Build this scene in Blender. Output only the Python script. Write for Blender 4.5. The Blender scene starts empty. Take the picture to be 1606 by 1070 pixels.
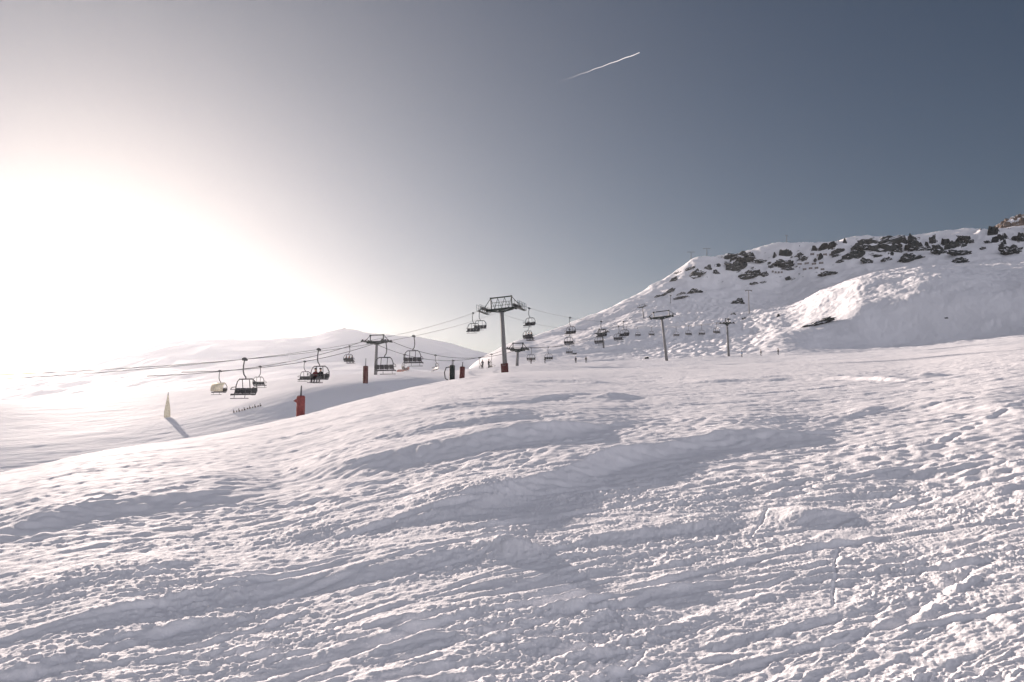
import bpy, bmesh, math, random
import numpy as np
from mathutils import Vector, Matrix, Euler
R = math.radians
random.seed(7)
scn = bpy.context.scene
col = scn.collection
F = 1260.0                      # focal length in photo pixels (1606 wide)
PITCH = R(5.67)
EYE = 1.7
SUN_AZ, SUN_EL = R(-29.0), R(10.4)

# ------------------------------------------------------------------ basics
def ray(px, py):
    """direction of a photo pixel -> azimuth (from +Y, clockwise), tangent of elevation"""
    cx = (np.asarray(px, float) - 803) / F; cy = (535 - np.asarray(py, float)) / F
    dx = cx; dy = math.cos(PITCH) - cy * math.sin(PITCH); dz = math.sin(PITCH) + cy * math.cos(PITCH)
    return np.arctan2(dx, dy), dz / np.hypot(dx, dy)
def at(px, py, r):
    a, t = ray(px, py)
    return Vector((r * math.sin(a), r * math.cos(a), EYE + t * r))

def tag(o, label=None, cat=None, group=None, kind=None):
    if label: o['label'] = label
    if cat: o['category'] = cat
    if group: o['group'] = group
    if kind: o['kind'] = kind
    return o
def empty(name, loc, rz=0.0, ry=0.0):
    o = bpy.data.objects.new(name, None); col.objects.link(o)
    o.empty_display_size = 0.3
    o.location = loc; o.rotation_mode = 'ZYX' if False else 'XYZ'; o.rotation_euler = (0, ry, rz)
    return o
def kids(o): return [c for c in bpy.data.objects if c.parent == o]
def copy_tree(o, parent=None):
    c = o.copy(); col.objects.link(c)
    if parent: c.parent = parent
    for ch in kids(o): copy_tree(ch, c)
    return c

class MB:
    """collects boxes, bars, tubes, lathes; build() links ONE mesh object"""
    def __init__(s): s.v = []; s.f = []
    def add(s, vs, fs):
        n = len(s.v); s.v += [tuple(v) for v in vs]; s.f += [tuple(i + n for i in f) for f in fs]; return s
    def box(s, c, d, rot=None, ch=0.0):
        c = Vector(c); hx, hy, hz = d[0] / 2, d[1] / 2, d[2] / 2
        bm = bmesh.new(); bmesh.ops.create_cube(bm, size=1.0)
        for v in bm.verts: v.co = Vector((v.co.x * d[0], v.co.y * d[1], v.co.z * d[2]))
        if ch > 0: bmesh.ops.bevel(bm, geom=list(bm.edges), offset=ch, segments=2, affect='EDGES', profile=0.6)
        M = (rot.to_matrix() if rot else Matrix.Identity(3))
        bm.verts.ensure_lookup_table()
        vs = [c + M @ v.co for v in bm.verts]
        fs = [[v.index for v in f.verts] for f in bm.faces]
        bm.free(); return s.add(vs, fs)
    def tube(s, pts, r, n=8, r2=None):
        pts = [Vector(p) for p in pts]; m = len(pts); vs = []; fs = []
        prev = None
        for i, p in enumerate(pts):
            d = (pts[min(i + 1, m - 1)] - pts[max(i - 1, 0)]).normalized()
            u = (prev - d * prev.dot(d)) if prev is not None else d.cross(Vector((0, 0, 1)) if abs(d.z) < .9 else Vector((1, 0, 0)))
            u.normalize(); prev = u; w = d.cross(u)
            rr = r if r2 is None else r + (r2 - r) * i / max(1, m - 1)
            if isinstance(r, (list, tuple)): rr = r[i]
            for k in range(n):
                a = 2 * math.pi * k / n
                vs.append(p + (u * math.cos(a) + w * math.sin(a)) * rr)
        for i in range(m - 1):
            for k in range(n):
                a, b = i * n + k, i * n + (k + 1) % n
                fs.append((a, b, b + n, a + n))
        fs.append(tuple(range(n - 1, -1, -1))); fs.append(tuple(range((m - 1) * n, m * n)))
        return s.add(vs, fs)
    def build(s, name, m, parent=None, loc=None, smooth=False):
        me = bpy.data.meshes.new(name); me.from_pydata(s.v, [], s.f); me.update()
        if smooth:
            me.polygons.foreach_set('use_smooth', [True] * len(me.polygons))
        me.materials.append(m)
        o = bpy.data.objects.new(name, me); col.objects.link(o)
        if parent: o.parent = parent
        if loc is not None: o.location = loc
        return o

# ------------------------------------------------------------------ noise
_rs = np.random.RandomState(11)
_perm = np.concatenate([_rs.permutation(4096)] * 2)
_ga = _rs.rand(4096) * 2 * np.pi
_gx, _gy = np.cos(_ga).astype(np.float32), np.sin(_ga).astype(np.float32)
def noise(x, y, seed=0):
    x = x + seed * 37.17; y = y + seed * 91.73
    xi = np.floor(x); yi = np.floor(y)
    fx = (x - xi).astype(np.float32); fy = (y - yi).astype(np.float32)
    xi = xi.astype(np.int64) & 4095; yi = yi.astype(np.int64) & 4095
    x1 = (xi + 1) & 4095; y1 = (yi + 1) & 4095
    u = fx * fx * fx * (fx * (fx * 6 - 15) + 10); v = fy * fy * fy * (fy * (fy * 6 - 15) + 10)
    def g(a, b, dx, dy):
        h = _perm[_perm[a] + b]
        return _gx[h] * dx + _gy[h] * dy
    n00 = g(xi, yi, fx, fy); n10 = g(x1, yi, fx - 1, fy)
    n01 = g(xi, y1, fx, fy - 1); n11 = g(x1, y1, fx - 1, fy - 1)
    a = n00 + u * (n10 - n00); b = n01 + u * (n11 - n01)
    return (a + v * (b - a)) * 1.5
def fbm(x, y, seed, oct=4, gain=0.5):
    s = 0; a = 1.0
    for o in range(oct):
        s = s + a * noise(x * 2 ** o, y * 2 ** o, seed + o); a *= gain
    return s
def sstep(a, b, x):
    t = np.clip((x - a) / (b - a), 0, 1); return t * t * (3 - 2 * t)

def pchip_slopes(X, Y):
    """X, Y: (n, m) arrays, monotone cubic slopes along axis 0"""
    h = np.diff(X, axis=0); d = np.diff(Y, axis=0) / h
    m = np.zeros_like(Y)
    w1 = 2 * h[1:] + h[:-1]; w2 = h[1:] + 2 * h[:-1]
    with np.errstate(divide='ignore', invalid='ignore'):
        mm = (w1 + w2) / (w1 / d[:-1] + w2 / d[1:])
    mm[(d[:-1] * d[1:]) <= 0] = 0
    m[1:-1] = np.nan_to_num(mm); m[0] = d[0]; m[-1] = d[-1]
    return m
def pchip1(x, xp, yp):
    xp = np.asarray(xp, float)[:, None]; yp = np.asarray(yp, float)[:, None]
    m = pchip_slopes(xp, yp)[:, 0]; xp = xp[:, 0]; yp = yp[:, 0]
    x = np.clip(x, xp[0], xp[-1])
    i = np.clip(np.searchsorted(xp, x) - 1, 0, len(xp) - 2)
    h = xp[i + 1] - xp[i]; t = (x - xp[i]) / h
    return ((2*t**3 - 3*t**2 + 1) * yp[i] + (t**3 - 2*t**2 + t) * h * m[i] + (-2*t**3 + 3*t**2) * yp[i+1] + (t**3 - t**2) * h * m[i+1])

# ------------------------------------------------------------------ the near slope (height over azimuth and range)
CREST = [(-900, 830, 24), (-500, 800, 27), (0, 742, 33), (150, 708, 39), (300, 685, 46), (450, 655, 56), (600, 617, 72), (700, 596, 90),
         (800, 583, 110), (1000, 577, 125), (1200, 569, 130), (1400, 558, 135), (1606, 538, 135), (2100, 500, 135), (3000, 470, 135)]
_ca = []; _cs = []; _ck = []
for px, py, rc in CREST:
    a, t = ray(px, py); _ca.append(float(a)); _ck.append(EYE / rc**2); _cs.append(float(t) + 2 * EYE / rc)
_ca = [-math.pi, -R(100)] + _ca + [R(100), math.pi]
_cs = [-.08, -.10] + _cs + [.10, -.08]
_ck = [.0005, .0012] + _ck + [.0002, .0005]
def near_base(az, r):
    s0 = pchip1(az, _ca, _cs); k = pchip1(az, _ca, _ck)
    rl = 1.5 * np.sqrt(EYE / k)
    rr = np.minimum(r, rl)
    return s0 * rr - k * rr * rr + (r - rr) * (s0 - 2 * k * rl)
def near_hit(px, py):
    """range where a photo pixel meets the bare near slope"""
    a, t = ray(px, py)
    s0 = float(pchip1(np.array([float(a)]), _ca, _cs)[0]); k = float(pchip1(np.array([float(a)]), _ca, _ck)[0])
    b = s0 - float(t); D = b * b - 4 * k * EYE
    return float(a), ((b - math.sqrt(D)) / (2 * k) if D > 0 else math.sqrt(EYE / k))

# banks whose camera-facing side lies in shade: crest line in the photo, thickness of the shaded face below it (px), extra slope
BANKS = [
    ([(440, 748), (600, 730), (720, 716), (830, 702), (930, 682), (1010, 664)], 16, .25),
    ([(620, 822), (760, 786), (900, 748), (1010, 716), (1150, 694), (1320, 690)], 22, .27),
    ([(-60, 862), (60, 826), (180, 800), (300, 786), (420, 772)], 16, .20),
    ([(760, 599), (840, 598), (900, 599), (960, 601)], 7, .3),
    ([(1040, 600), (1150, 597), (1230, 594), (1300, 593), (1400, 596), (1470, 598)], 7, .3),
    ([(-80, 1016), (60, 990), (170, 972), (300, 950), (420, 930), (540, 910), (660, 888), (780, 868), (880, 862)], 17, .36),
    ([(860, 862), (960, 846), (1060, 832), (1160, 818)], 9, .34),
    ([(-60, 1085), (60, 1045), (180, 1005), (320, 985), (440, 960)], 17, .32),
    ([(640, 652), (760, 640), (860, 628), (930, 618)], 14, .20),
    ([(520, 700), (640, 686), (760, 672), (860, 664)], 14, .16),
    ([(720, 928), (800, 915), (900, 905), (1010, 888)], 9, .26),
    ([(560, 990), (700, 965), (800, 958)], 9, .24),
    ([(880, 1010), (960, 960), (1040, 930), (1110, 918)], 10, .28),
    ([(1180, 935), (1300, 905), (1420, 893)], 9, .24),
    ([(1260, 792), (1330, 778), (1400, 772)], 8, .14),
    ([(1290, 668), (1400, 640), (1520, 640), (1640, 652)], 9, .10),
    ([(1330, 720), (1450, 715), (1640, 700)], 9, .10),
    ([(1120, 780), (1250, 762), (1420, 745), (1640, 735)], 8, .09),
    ([(430, 858), (560, 838), (720, 812), (800, 805)], 12, .24),
    ([(-40, 950), (140, 925), (260, 905), (330, 890)], 9, .24),
    ([(1480, 968), (1540, 945), (1660, 940)], 10, .2),
]
MOUNDS = [(1455, 590, .6, .14), (960, 626, .7, .2), (800, 870, .22, .10), (1265, 812, .3, .10)]
RUTS = [((1317, 862), (1306, 952), .011, .011), ((1205, 800), (1172, 850), .014, .016), ((960, 1068), (1015, 1020), .014, .02)]
TA = R(24)          # the way skis have run across the slope
def near_z(az, r, dl=None):
    """height of the near slope with banks, tracks and broken snow; dl = local grid spacing (fine detail fades below it)"""
    z = near_base(az, r)
    x = r * np.sin(az); y = r * np.cos(az)
    if dl is None: dl = np.full_like(r, .05)
    out = sstep(300, 160, r)
    wob = noise(x / 3.3, y / 2.6, 3); wob2 = noise(x / .5, y / .5, 4); wob3 = noise(x / .16, y / .16, 5)
    for i, (pl, th, sl) in enumerate(BANKS):
        P = [near_hit(*p) for p in pl]; Q = [near_hit(p[0], p[1] + th) for p in pl]
        pa = [p[0] for p in P]; pr = [p[1] for p in P]; qr = [q[1] for q in Q]
        m = (az > pa[0] - .02) & (az < pa[-1] + .02)
        if not m.any(): continue
        A = az[m]; rr = r[m]
        r0 = pchip1(A, pa, pr); w = np.clip(r0 - pchip1(A, pa, qr), .05, .95)
        r0 = r0 + np.minimum(w, .6) * (.5 * wob[m] + .10 * wob2[m] + .14 * wob3[m]) * sstep(60, 12, r0)
        d = rr - r0
        span = pa[-1] - pa[0]
        e = sstep(pa[0] - .02, pa[0] + .25 * span, A) * sstep(pa[-1] + .02, pa[-1] - .25 * span, A)
        h = np.minimum(.80, .9 / w) * (.6 + .4 * sstep(6, 10, r0)) * (1 - .45 * sstep(15, 24, r0)) * sl * w * e * (1 + .5 * wob[m])
        up = np.clip((d + w) / w, 0, 1); up = up * up * (1.6 - .6 * up)
        z[m] += h * np.where(d < 0, up, 1 / (1 + (np.maximum(d, 0) / (5.5 * w)) ** 2))
    for px, py, s, h in MOUNDS:
        a, r0 = near_hit(px, py); mx, my = r0 * math.sin(a), r0 * math.cos(a)
        z += h * np.exp(-((x - mx) ** 2 + (y - my) ** 2) / (s * s)) * (1 + .4 * wob2)
    for p, q, w, dp in RUTS:
        a, ra = near_hit(*p); b, rb = near_hit(*q)
        p3 = np.array([ra * math.sin(a), ra * math.cos(a)]); q3 = np.array([rb * math.sin(b), rb * math.cos(b)])
        dd = q3 - p3; L = np.hypot(*dd); dd /= L
        s = (x - p3[0]) * dd[0] + (y - p3[1]) * dd[1]; n = (x - p3[0]) * -dd[1] + (y - p3[1]) * dd[0] + .05 * wob + .02 * wob2 + .006 * wob3
        k = sstep(-.1, .25, s) * sstep(L + .1, L - .25, s)
        z -= k * dp * (1 + 1.2 * wob3) * np.exp(-(n / w) ** 2)
    u = x * math.cos(TA) + y * math.sin(TA); v = -x * math.sin(TA) + y * math.cos(TA)
    v = v + .25 * noise(x / 3.1, y / 3.1, 8) + .9 * noise(x / 14, y / 14, 9)
    def fade(wl): return sstep(1.6, 4.0, wl / dl)
    # patches that are smooth (groomed or wind-polished) and patches that are chopped up
    chop = .55 + .45 * sstep(-.35, .45, fbm(x / 4.5 + .3 * y / 4.5, y / 4.5, 21, 3))
    z += .05 * fbm(x / 26, y / 26, 30, 2) * sstep(4, 30, r) * out
    z += .022 * fbm(u / 11, v / 4.2, 31, 2) * sstep(2, 12, r) * out
    n = 1 - np.abs(fbm(u / 4.5, v / .75, 33, 2))                      # ski tracks and little ledges
    z += .012 * (n ** 3) * fade(.8) * (.4 + .6 * chop)
    n = fbm(u / 2.0, v / .36, 36, 2)
    z += .008 * np.where(n > 0, n, .4 * n) * fade(.5) * chop
    n = noise(u / 1.6, v / .10, 38); z += .005 * n * fade(.16) * (.5 + .5 * chop)
    n2 = sstep(-.25, .35, noise(x / 1.4, y / 1.1, 43)); n3 = sstep(-.3, .4, noise(u / .8, v / .3, 48))
    n = noise(x / .22, y / .19, 40); z += .006 * sstep(.05, .55, n) * fade(.25) * chop * n3
    n = noise(u / .13, v / .09, 42)
    z += .014 * sstep(.08, .4, n) * fade(.12) * (.2 + .8 * chop) * (.25 + .75 * n2 * n3)
    n = noise(x / .062, y / .055, 44); z += .012 * sstep(.05, .35, n) * fade(.065) * (.3 + .7 * chop) * (.4 + .6 * n2)
    n = 1 - np.abs(noise(u / .26, v / .055, 49)) * 2.2; z += .0075 * np.maximum(n, 0) ** 2 * fade(.07) * (.4 + .6 * n3)
    n = noise(x / .028, y / .025, 46); z += .0065 * n * fade(.03) * (.4 + .6 * n2)
    if r.ndim == 2 and r.shape[0] > 50:
        rs = np.random.RandomState(5); rr0 = r[:, 0]
        for k in range(150):                                          # crossing ski and board tracks
            rc = 4.2 * (60 / 4.2) ** (rs.rand() ** 1.25); ac = math.radians(rs.uniform(-36, 36))
            th = TA + math.radians(rs.normal() * (9 if k % 4 else 38)); L_ = rs.uniform(.12, .5) * rc + 1.0
            cur = rs.normal() * .05 / max(1, rc / 8); w0 = rs.uniform(.012, .035) * (1 + rc / 22); dp = w0 * rs.uniform(.22, .5) * (1 if k % 4 else .6)
            i0, i1 = np.searchsorted(rr0, [max(2.0, rc - L_ - .5), rc + L_ + .5])
            da = (L_ + .5) / rc
            j0, j1 = np.searchsorted(az[0], [ac - da, ac + da])
            if i1 - i0 < 3 or j1 - j0 < 3: continue
            sl = (slice(i0, i1), slice(j0, j1))
            dx = x[sl] - rc * math.sin(ac); dy = y[sl] - rc * math.cos(ac)
            p = dx * math.cos(th) + dy * math.sin(th); q = -dx * math.sin(th) + dy * math.cos(th) - cur * p * p + .03 * wob[sl] + .012 * wob2[sl]
            e = sstep(-L_, -.6 * L_, p) * sstep(L_, .6 * L_, p) * (.65 + .9 * wob2[sl])
            fd = sstep(.7, 1.8, w0 * 2.5 / dl[sl])
            sg = 1 if rs.rand() < .75 else -1
            z[sl] += e * fd * dp * (-np.exp(-(q / w0) ** 2) + .9 * np.exp(-((q - sg * 2.0 * w0) / (1.2 * w0)) ** 2) * (1 + .8 * wob3[sl]))
            if k % 3 == 0:
                q2 = q + 7 * w0
                z[sl] += e * fd * dp * (-np.exp(-(q2 / w0) ** 2) + .7 * np.exp(-((q2 - sg * 2.0 * w0) / (1.2 * w0)) ** 2))
    # far part of the slope: the same broken snow seen from further off
    z += .017 * fbm(u / 3.2, v / 1.3, 50, 3) * sstep(9, 26, r) * out
    z += .015 * noise(u / .55, v / .24, 61) * sstep(6, 12, r) * fade(.34) * (.3 + .7 * chop) + .020 * noise(u / .22, v / .17, 62) * sstep(5, 11, r) * (.4 + .6 * chop) * fade(.2)
    z += .020 * noise(u / 1.5, v / .36, 63) * sstep(14, 28, r) * fade(.6)
    z += .020 * np.abs(fbm(u / .9, v / .5, 54, 2)) * sstep(8, 20, r) * fade(.8) * out
    z += (.04 * np.abs(fbm(u / 2.6, v / 1.9, 57, 2)) - .12) * sstep(22, 45, r) * fade(2.2) * out
    return z

def grid_object(name, az, r, zf, m, wrap=False, smooth=True):
    A, RR = np.meshgrid(az, r)
    Z = zf(A, RR)
    nr, na = A.shape
    co = np.stack([RR * np.sin(A), RR * np.cos(A), Z], -1).reshape(-1, 3).astype(np.float32)
    i = np.arange(nr - 1)[:, None] * na + np.arange(na - 1)[None, :]
    q = np.stack([i, i + 1, i + 1 + na, i + na], -1).reshape(-1, 4).astype(np.int32)
    if wrap:
        k = np.arange(nr - 1) * na
        q = np.concatenate([q, np.stack([k + na - 1, k, k + na, k + 2 * na - 1], -1).astype(np.int32)])
    me = bpy.data.meshes.new(name)
    me.vertices.add(len(co)); me.vertices.foreach_set('co', co.ravel())
    me.loops.add(q.size); me.loops.foreach_set('vertex_index', q.ravel())
    me.polygons.add(len(q)); me.polygons.foreach_set('loop_start', np.arange(0, q.size, 4, dtype=np.int32))
    me.polygons.foreach_set('loop_total', np.full(len(q), 4, np.int32))
    me.polygons.foreach_set('use_smooth', np.ones(len(q), bool))
    me.update(calc_edges=True)
    me.materials.append(m)
    o = bpy.data.objects.new(name, me); col.objects.link(o)
    return o, A, RR, Z

# ------------------------------------------------------------------ materials
def new_mat(name):
    m = bpy.data.materials.new(name); m.use_nodes = True
    return m, m.node_tree.nodes, m.node_tree.links, m.node_tree.nodes['Principled BSDF']
def paint(name, c, rough=.6, metal=0.0, var=.25, scale=6.0):
    m, N, L, b = new_mat(name)
    tc = N.new('ShaderNodeTexCoord'); nz = N.new('ShaderNodeTexNoise'); nz.inputs['Scale'].default_value = scale; nz.inputs['Detail'].default_value = 5
    L.new(tc.outputs['Object'], nz.inputs['Vector'])
    rp = N.new('ShaderNodeValToRGB'); rp.color_ramp.elements[0].position = .3; rp.color_ramp.elements[1].position = .7
    rp.color_ramp.elements[0].color = [x * (1 - var) for x in c] + [1]; rp.color_ramp.elements[1].color = [min(1, x * (1 + var)) for x in c] + [1]
    L.new(nz.outputs['Fac'], rp.inputs['Fac']); L.new(rp.outputs['Color'], b.inputs['Base Color'])
    b.inputs['Specular IOR Level'].default_value = .15; b.inputs['Roughness'].default_value = rough; b.inputs['Metallic'].default_value = metal
    return m
def snow(name, c, bump_scale, bump_dist, sheen=.35):
    m, N, L, b = new_mat(name)
    d = N.new('ShaderNodeBsdfDiffuse');     d.inputs['Roughness'].default_value = 0; d.name = 'snow_grain'
    b.inputs['Roughness'].default_value = .75; b.inputs['Specular IOR Level'].default_value = .02     # the sheen of grains seen towards the sun
    ms = N.new('ShaderNodeMixShader'); ms.inputs[0].default_value = sheen; L.new(d.outputs[0], ms.inputs[1]); L.new(b.outputs[0], ms.inputs[2]); L.new(ms.outputs[0], N['Material Output'].inputs['Surface'])
    tc = N.new('ShaderNodeTexCoord')
    nz = N.new('ShaderNodeTexNoise'); nz.inputs['Scale'].default_value = bump_scale; nz.inputs['Detail'].default_value = 6; nz.inputs['Roughness'].default_value = .65
    L.new(tc.outputs['Object'], nz.inputs['Vector'])
    bp = N.new('ShaderNodeBump'); bp.inputs['Strength'].default_value = .6; bp.inputs['Distance'].default_value = bump_dist
    L.new(nz.outputs['Fac'], bp.inputs['Height']); L.new(bp.outputs['Normal'], d.inputs['Normal']); L.new(bp.outputs['Normal'], b.inputs['Normal'])
    n2 = N.new('ShaderNodeTexNoise'); n2.inputs['Scale'].default_value = bump_scale * .06; n2.inputs['Detail'].default_value = 4
    L.new(tc.outputs['Object'], n2.inputs['Vector'])
    rp = N.new('ShaderNodeValToRGB'); rp.color_ramp.elements[0].position = .3; rp.color_ramp.elements[1].position = .75
    rp.color_ramp.elements[0].color = [x * .94 for x in c] + [1]; rp.color_ramp.elements[1].color = list(c) + [1]
    L.new(n2.outputs['Fac'], rp.inputs['Fac']); L.new(rp.outputs['Color'], d.inputs['Color']); L.new(rp.outputs['Color'], b.inputs['Base Color'])
    return m
SNOW = snow('snow_near', (.86, .85, .87), 40, .012)
SNOW_M = snow('snow_mountain', (.85, .845, .87), .9, .25)
def steep_rock(m):
    N, L = m.node_tree.nodes, m.node_tree.links; b = N['snow_grain']
    ge = N.new('ShaderNodeNewGeometry'); sp = N.new('ShaderNodeSeparateXYZ'); L.new(ge.outputs['True Normal'], sp.inputs[0])
    tc = N.new('ShaderNodeTexCoord'); nz = N.new('ShaderNodeTexNoise'); nz.inputs['Scale'].default_value = .22; nz.inputs['Detail'].default_value = 6; L.new(tc.outputs['Object'], nz.inputs['Vector'])
    k = N.new('ShaderNodeMath'); k.operation = 'MULTIPLY_ADD'; k.inputs[1].default_value = .35; L.new(nz.outputs['Fac'], k.inputs[0]); L.new(sp.outputs['Z'], k.inputs[2])
    mr = N.new('ShaderNodeMapRange'); mr.inputs['From Min'].default_value = .86; mr.inputs['From Max'].default_value = .91; L.new(k.outputs[0], mr.inputs['Value'])
    po = N.new('ShaderNodeSeparateXYZ'); L.new(tc.outputs['Object'], po.inputs[0])
    hr = N.new('ShaderNodeMapRange'); hr.inputs['From Min'].default_value = 98; hr.inputs['From Max'].default_value = 108; L.new(po.outputs['Z'], hr.inputs['Value'])
    iv = N.new('ShaderNodeMath'); iv.operation = 'SUBTRACT'; iv.inputs[0].default_value = 1; L.new(mr.outputs[0], iv.inputs[1])
    fa = N.new('ShaderNodeMath'); fa.operation = 'MULTIPLY'; L.new(iv.outputs[0], fa.inputs[0]); L.new(hr.outputs[0], fa.inputs[1])
    old = b.inputs['Color'].links[0].from_socket
    n2 = N.new('ShaderNodeTexNoise'); n2.inputs['Scale'].default_value = .5; n2.inputs['Detail'].default_value = 8; L.new(tc.outputs['Object'], n2.inputs['Vector'])
    rp = N.new('ShaderNodeValToRGB'); rp.color_ramp.elements[0].color = (.004, .008, .010, 1); rp.color_ramp.elements[1].color = (.035, .045, .050, 1); rp.color_ramp.elements[0].position = .35; rp.color_ramp.elements[1].position = .7; L.new(n2.outputs['Fac'], rp.inputs['Fac'])
    mx = N.new('ShaderNodeMix'); mx.data_type = 'RGBA'; L.new(fa.outputs[0], mx.inputs['Factor']); L.new(old, mx.inputs['A']); L.new(rp.outputs['Color'], mx.inputs['B'])
    L.new(mx.outputs['Result'], b.inputs['Color']); L.new(mx.outputs['Result'], N['Principled BSDF'].inputs['Base Color'])
steep_rock(SNOW_M)
SNOW_F = snow('snow_far', (.82, .82, .85), .12, 1.2)
def rock_mat(name, c1, c2, scale, snowy):
    m, N, L, b = new_mat(name)
    tc = N.new('ShaderNodeTexCoord'); nz = N.new('ShaderNodeTexNoise'); nz.inputs['Scale'].default_value = scale; nz.inputs['Detail'].default_value = 8; nz.inputs['Roughness'].default_value = .7
    L.new(tc.outputs['Object'], nz.inputs['Vector'])
    rp = N.new('ShaderNodeValToRGB'); rp.color_ramp.elements[0].position = .35; rp.color_ramp.elements[1].position = .68
    rp.color_ramp.elements[0].color = list(c1) + [1]; rp.color_ramp.elements[1].color = list(c2) + [1]
    L.new(nz.outputs['Fac'], rp.inputs['Fac'])
    ge = N.new('ShaderNodeNewGeometry'); sp = N.new('ShaderNodeSeparateXYZ'); L.new(ge.outputs['Normal'], sp.inputs[0])
    n2 = N.new('ShaderNodeTexNoise'); n2.inputs['Scale'].default_value = scale * .5; n2.inputs['Detail'].default_value = 6; L.new(tc.outputs['Object'], n2.inputs['Vector'])
    ad = N.new('ShaderNodeMath'); ad.operation = 'ADD'; L.new(sp.outputs['Z'], ad.inputs[0]); L.new(n2.outputs['Fac'], ad.inputs[1])
    r2 = N.new('ShaderNodeValToRGB'); r2.color_ramp.elements[0].position = snowy; r2.color_ramp.elements[1].position = snowy + .04
    dv = N.new('ShaderNodeMath'); dv.operation = 'MULTIPLY'; dv.inputs[1].default_value = .5; L.new(ad.outputs[0], dv.inputs[0]); L.new(dv.outputs[0], r2.inputs['Fac'])
    mx = N.new('ShaderNodeMix'); mx.data_type = 'RGBA'; L.new(r2.outputs['Color'], mx.inputs['Factor']); L.new(rp.outputs['Color'], mx.inputs['A']); mx.inputs['B'].default_value = (.84, .84, .87, 1)
    L.new(mx.outputs['Result'], b.inputs['Base Color']); b.inputs['Roughness'].default_value = .9
    return m
ROCK = rock_mat('dark_rock', (.004, .008, .010), (.024, .034, .038), .35, .60)
ROCK_W = rock_mat('brown_rock', (.05, .035, .028), (.22, .15, .11), .08, .62)
ROCK_F = rock_mat('grey_rock', (.10, .10, .11), (.22, .21, .21), .03, .66)
STEEL = paint('galvanised_steel', (.19, .19, .195), .7, .0)
GREEN = paint('dark_green_steel', (.028, .038, .036), .5)
DARK = paint('dark_seat_fabric', (.055, .057, .062), .6)
TUBE = paint('dark_tube_steel', (.085, .087, .092), .8, 0.0)
ROPE = paint('steel_rope', (.12, .12, .125), .6)
RED = paint('red_pad_cloth', (.21, .055, .052), .75)
MAROON = paint('faded_maroon_pad', (.10, .034, .034), .75)
BLACKP = paint('black_green_pad', (.022, .030, .028), .7)
YELLOW = paint('yellow_pad_cloth', (.82, .72, .54), .7)
WHITEP = paint('white_paint', (.75, .75, .77), .5)
WOOD = paint('weathered_stake', (.10, .075, .055), .8)
NETRED = paint('orange_red_net', (.30, .10, .08), .8)
JACKETS = [paint('black_jacket', (.012, .012, .015), .8), paint('navy_jacket', (.015, .022, .05), .8), paint('blue_jacket', (.03, .12, .25), .8), paint('maroon_jacket', (.10, .02, .025), .8), paint('grey_jacket', (.10, .10, .11), .8)]
HELM = paint('black_helmet', (.01, .01, .012), .4)
SKI = paint('ski_topsheet', (.04, .04, .05), .4)

# ------------------------------------------------------------------ terrain meshes
print('near slope')
def cumspace(f, lo, hi, n):
    s = np.linspace(0, 1, 4000); g = lo * (hi / lo) ** s
    d = f(g); c = np.concatenate([[0], np.cumsum((d[1:] + d[:-1]) / 2 * np.diff(g))]); c /= c[-1]
    return np.interp(np.linspace(0, 1, n), c, g)
NR = 980
rows = cumspace(lambda g: 1370 * .64 / g**2 * 1.0 + 75 / g, 2.6, 300, NR)
rows = np.concatenate([[.02, .6, 1.3, 2.0], rows])
pxs = np.linspace(-130, 1736, 1750)
az_in = ray(pxs, 800)[0]
az_out = np.concatenate([np.linspace(-math.pi, az_in[0], 160)[:-1], az_in, np.linspace(az_in[-1], math.pi, 160)[1:-1]])
daz = np.gradient(az_out)
drow = np.gradient(rows)
def near_zf(A, RR):
    dl = np.maximum(RR * daz[None, :], 0.55 * np.minimum(drow[:, None], 6.0) * np.ones_like(A))
    dl = np.where(np.abs(A) > 1.0, np.maximum(dl, .4), dl)
    return near_z(A, RR, dl)
near, A_, R_, Zn = grid_object('snow_slope', az_out, rows, near_zf, SNOW, wrap=True)
tag(near, 'broken ski-tracked snow slope in the foreground rising to the right', 'ground', kind='structure')

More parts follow.
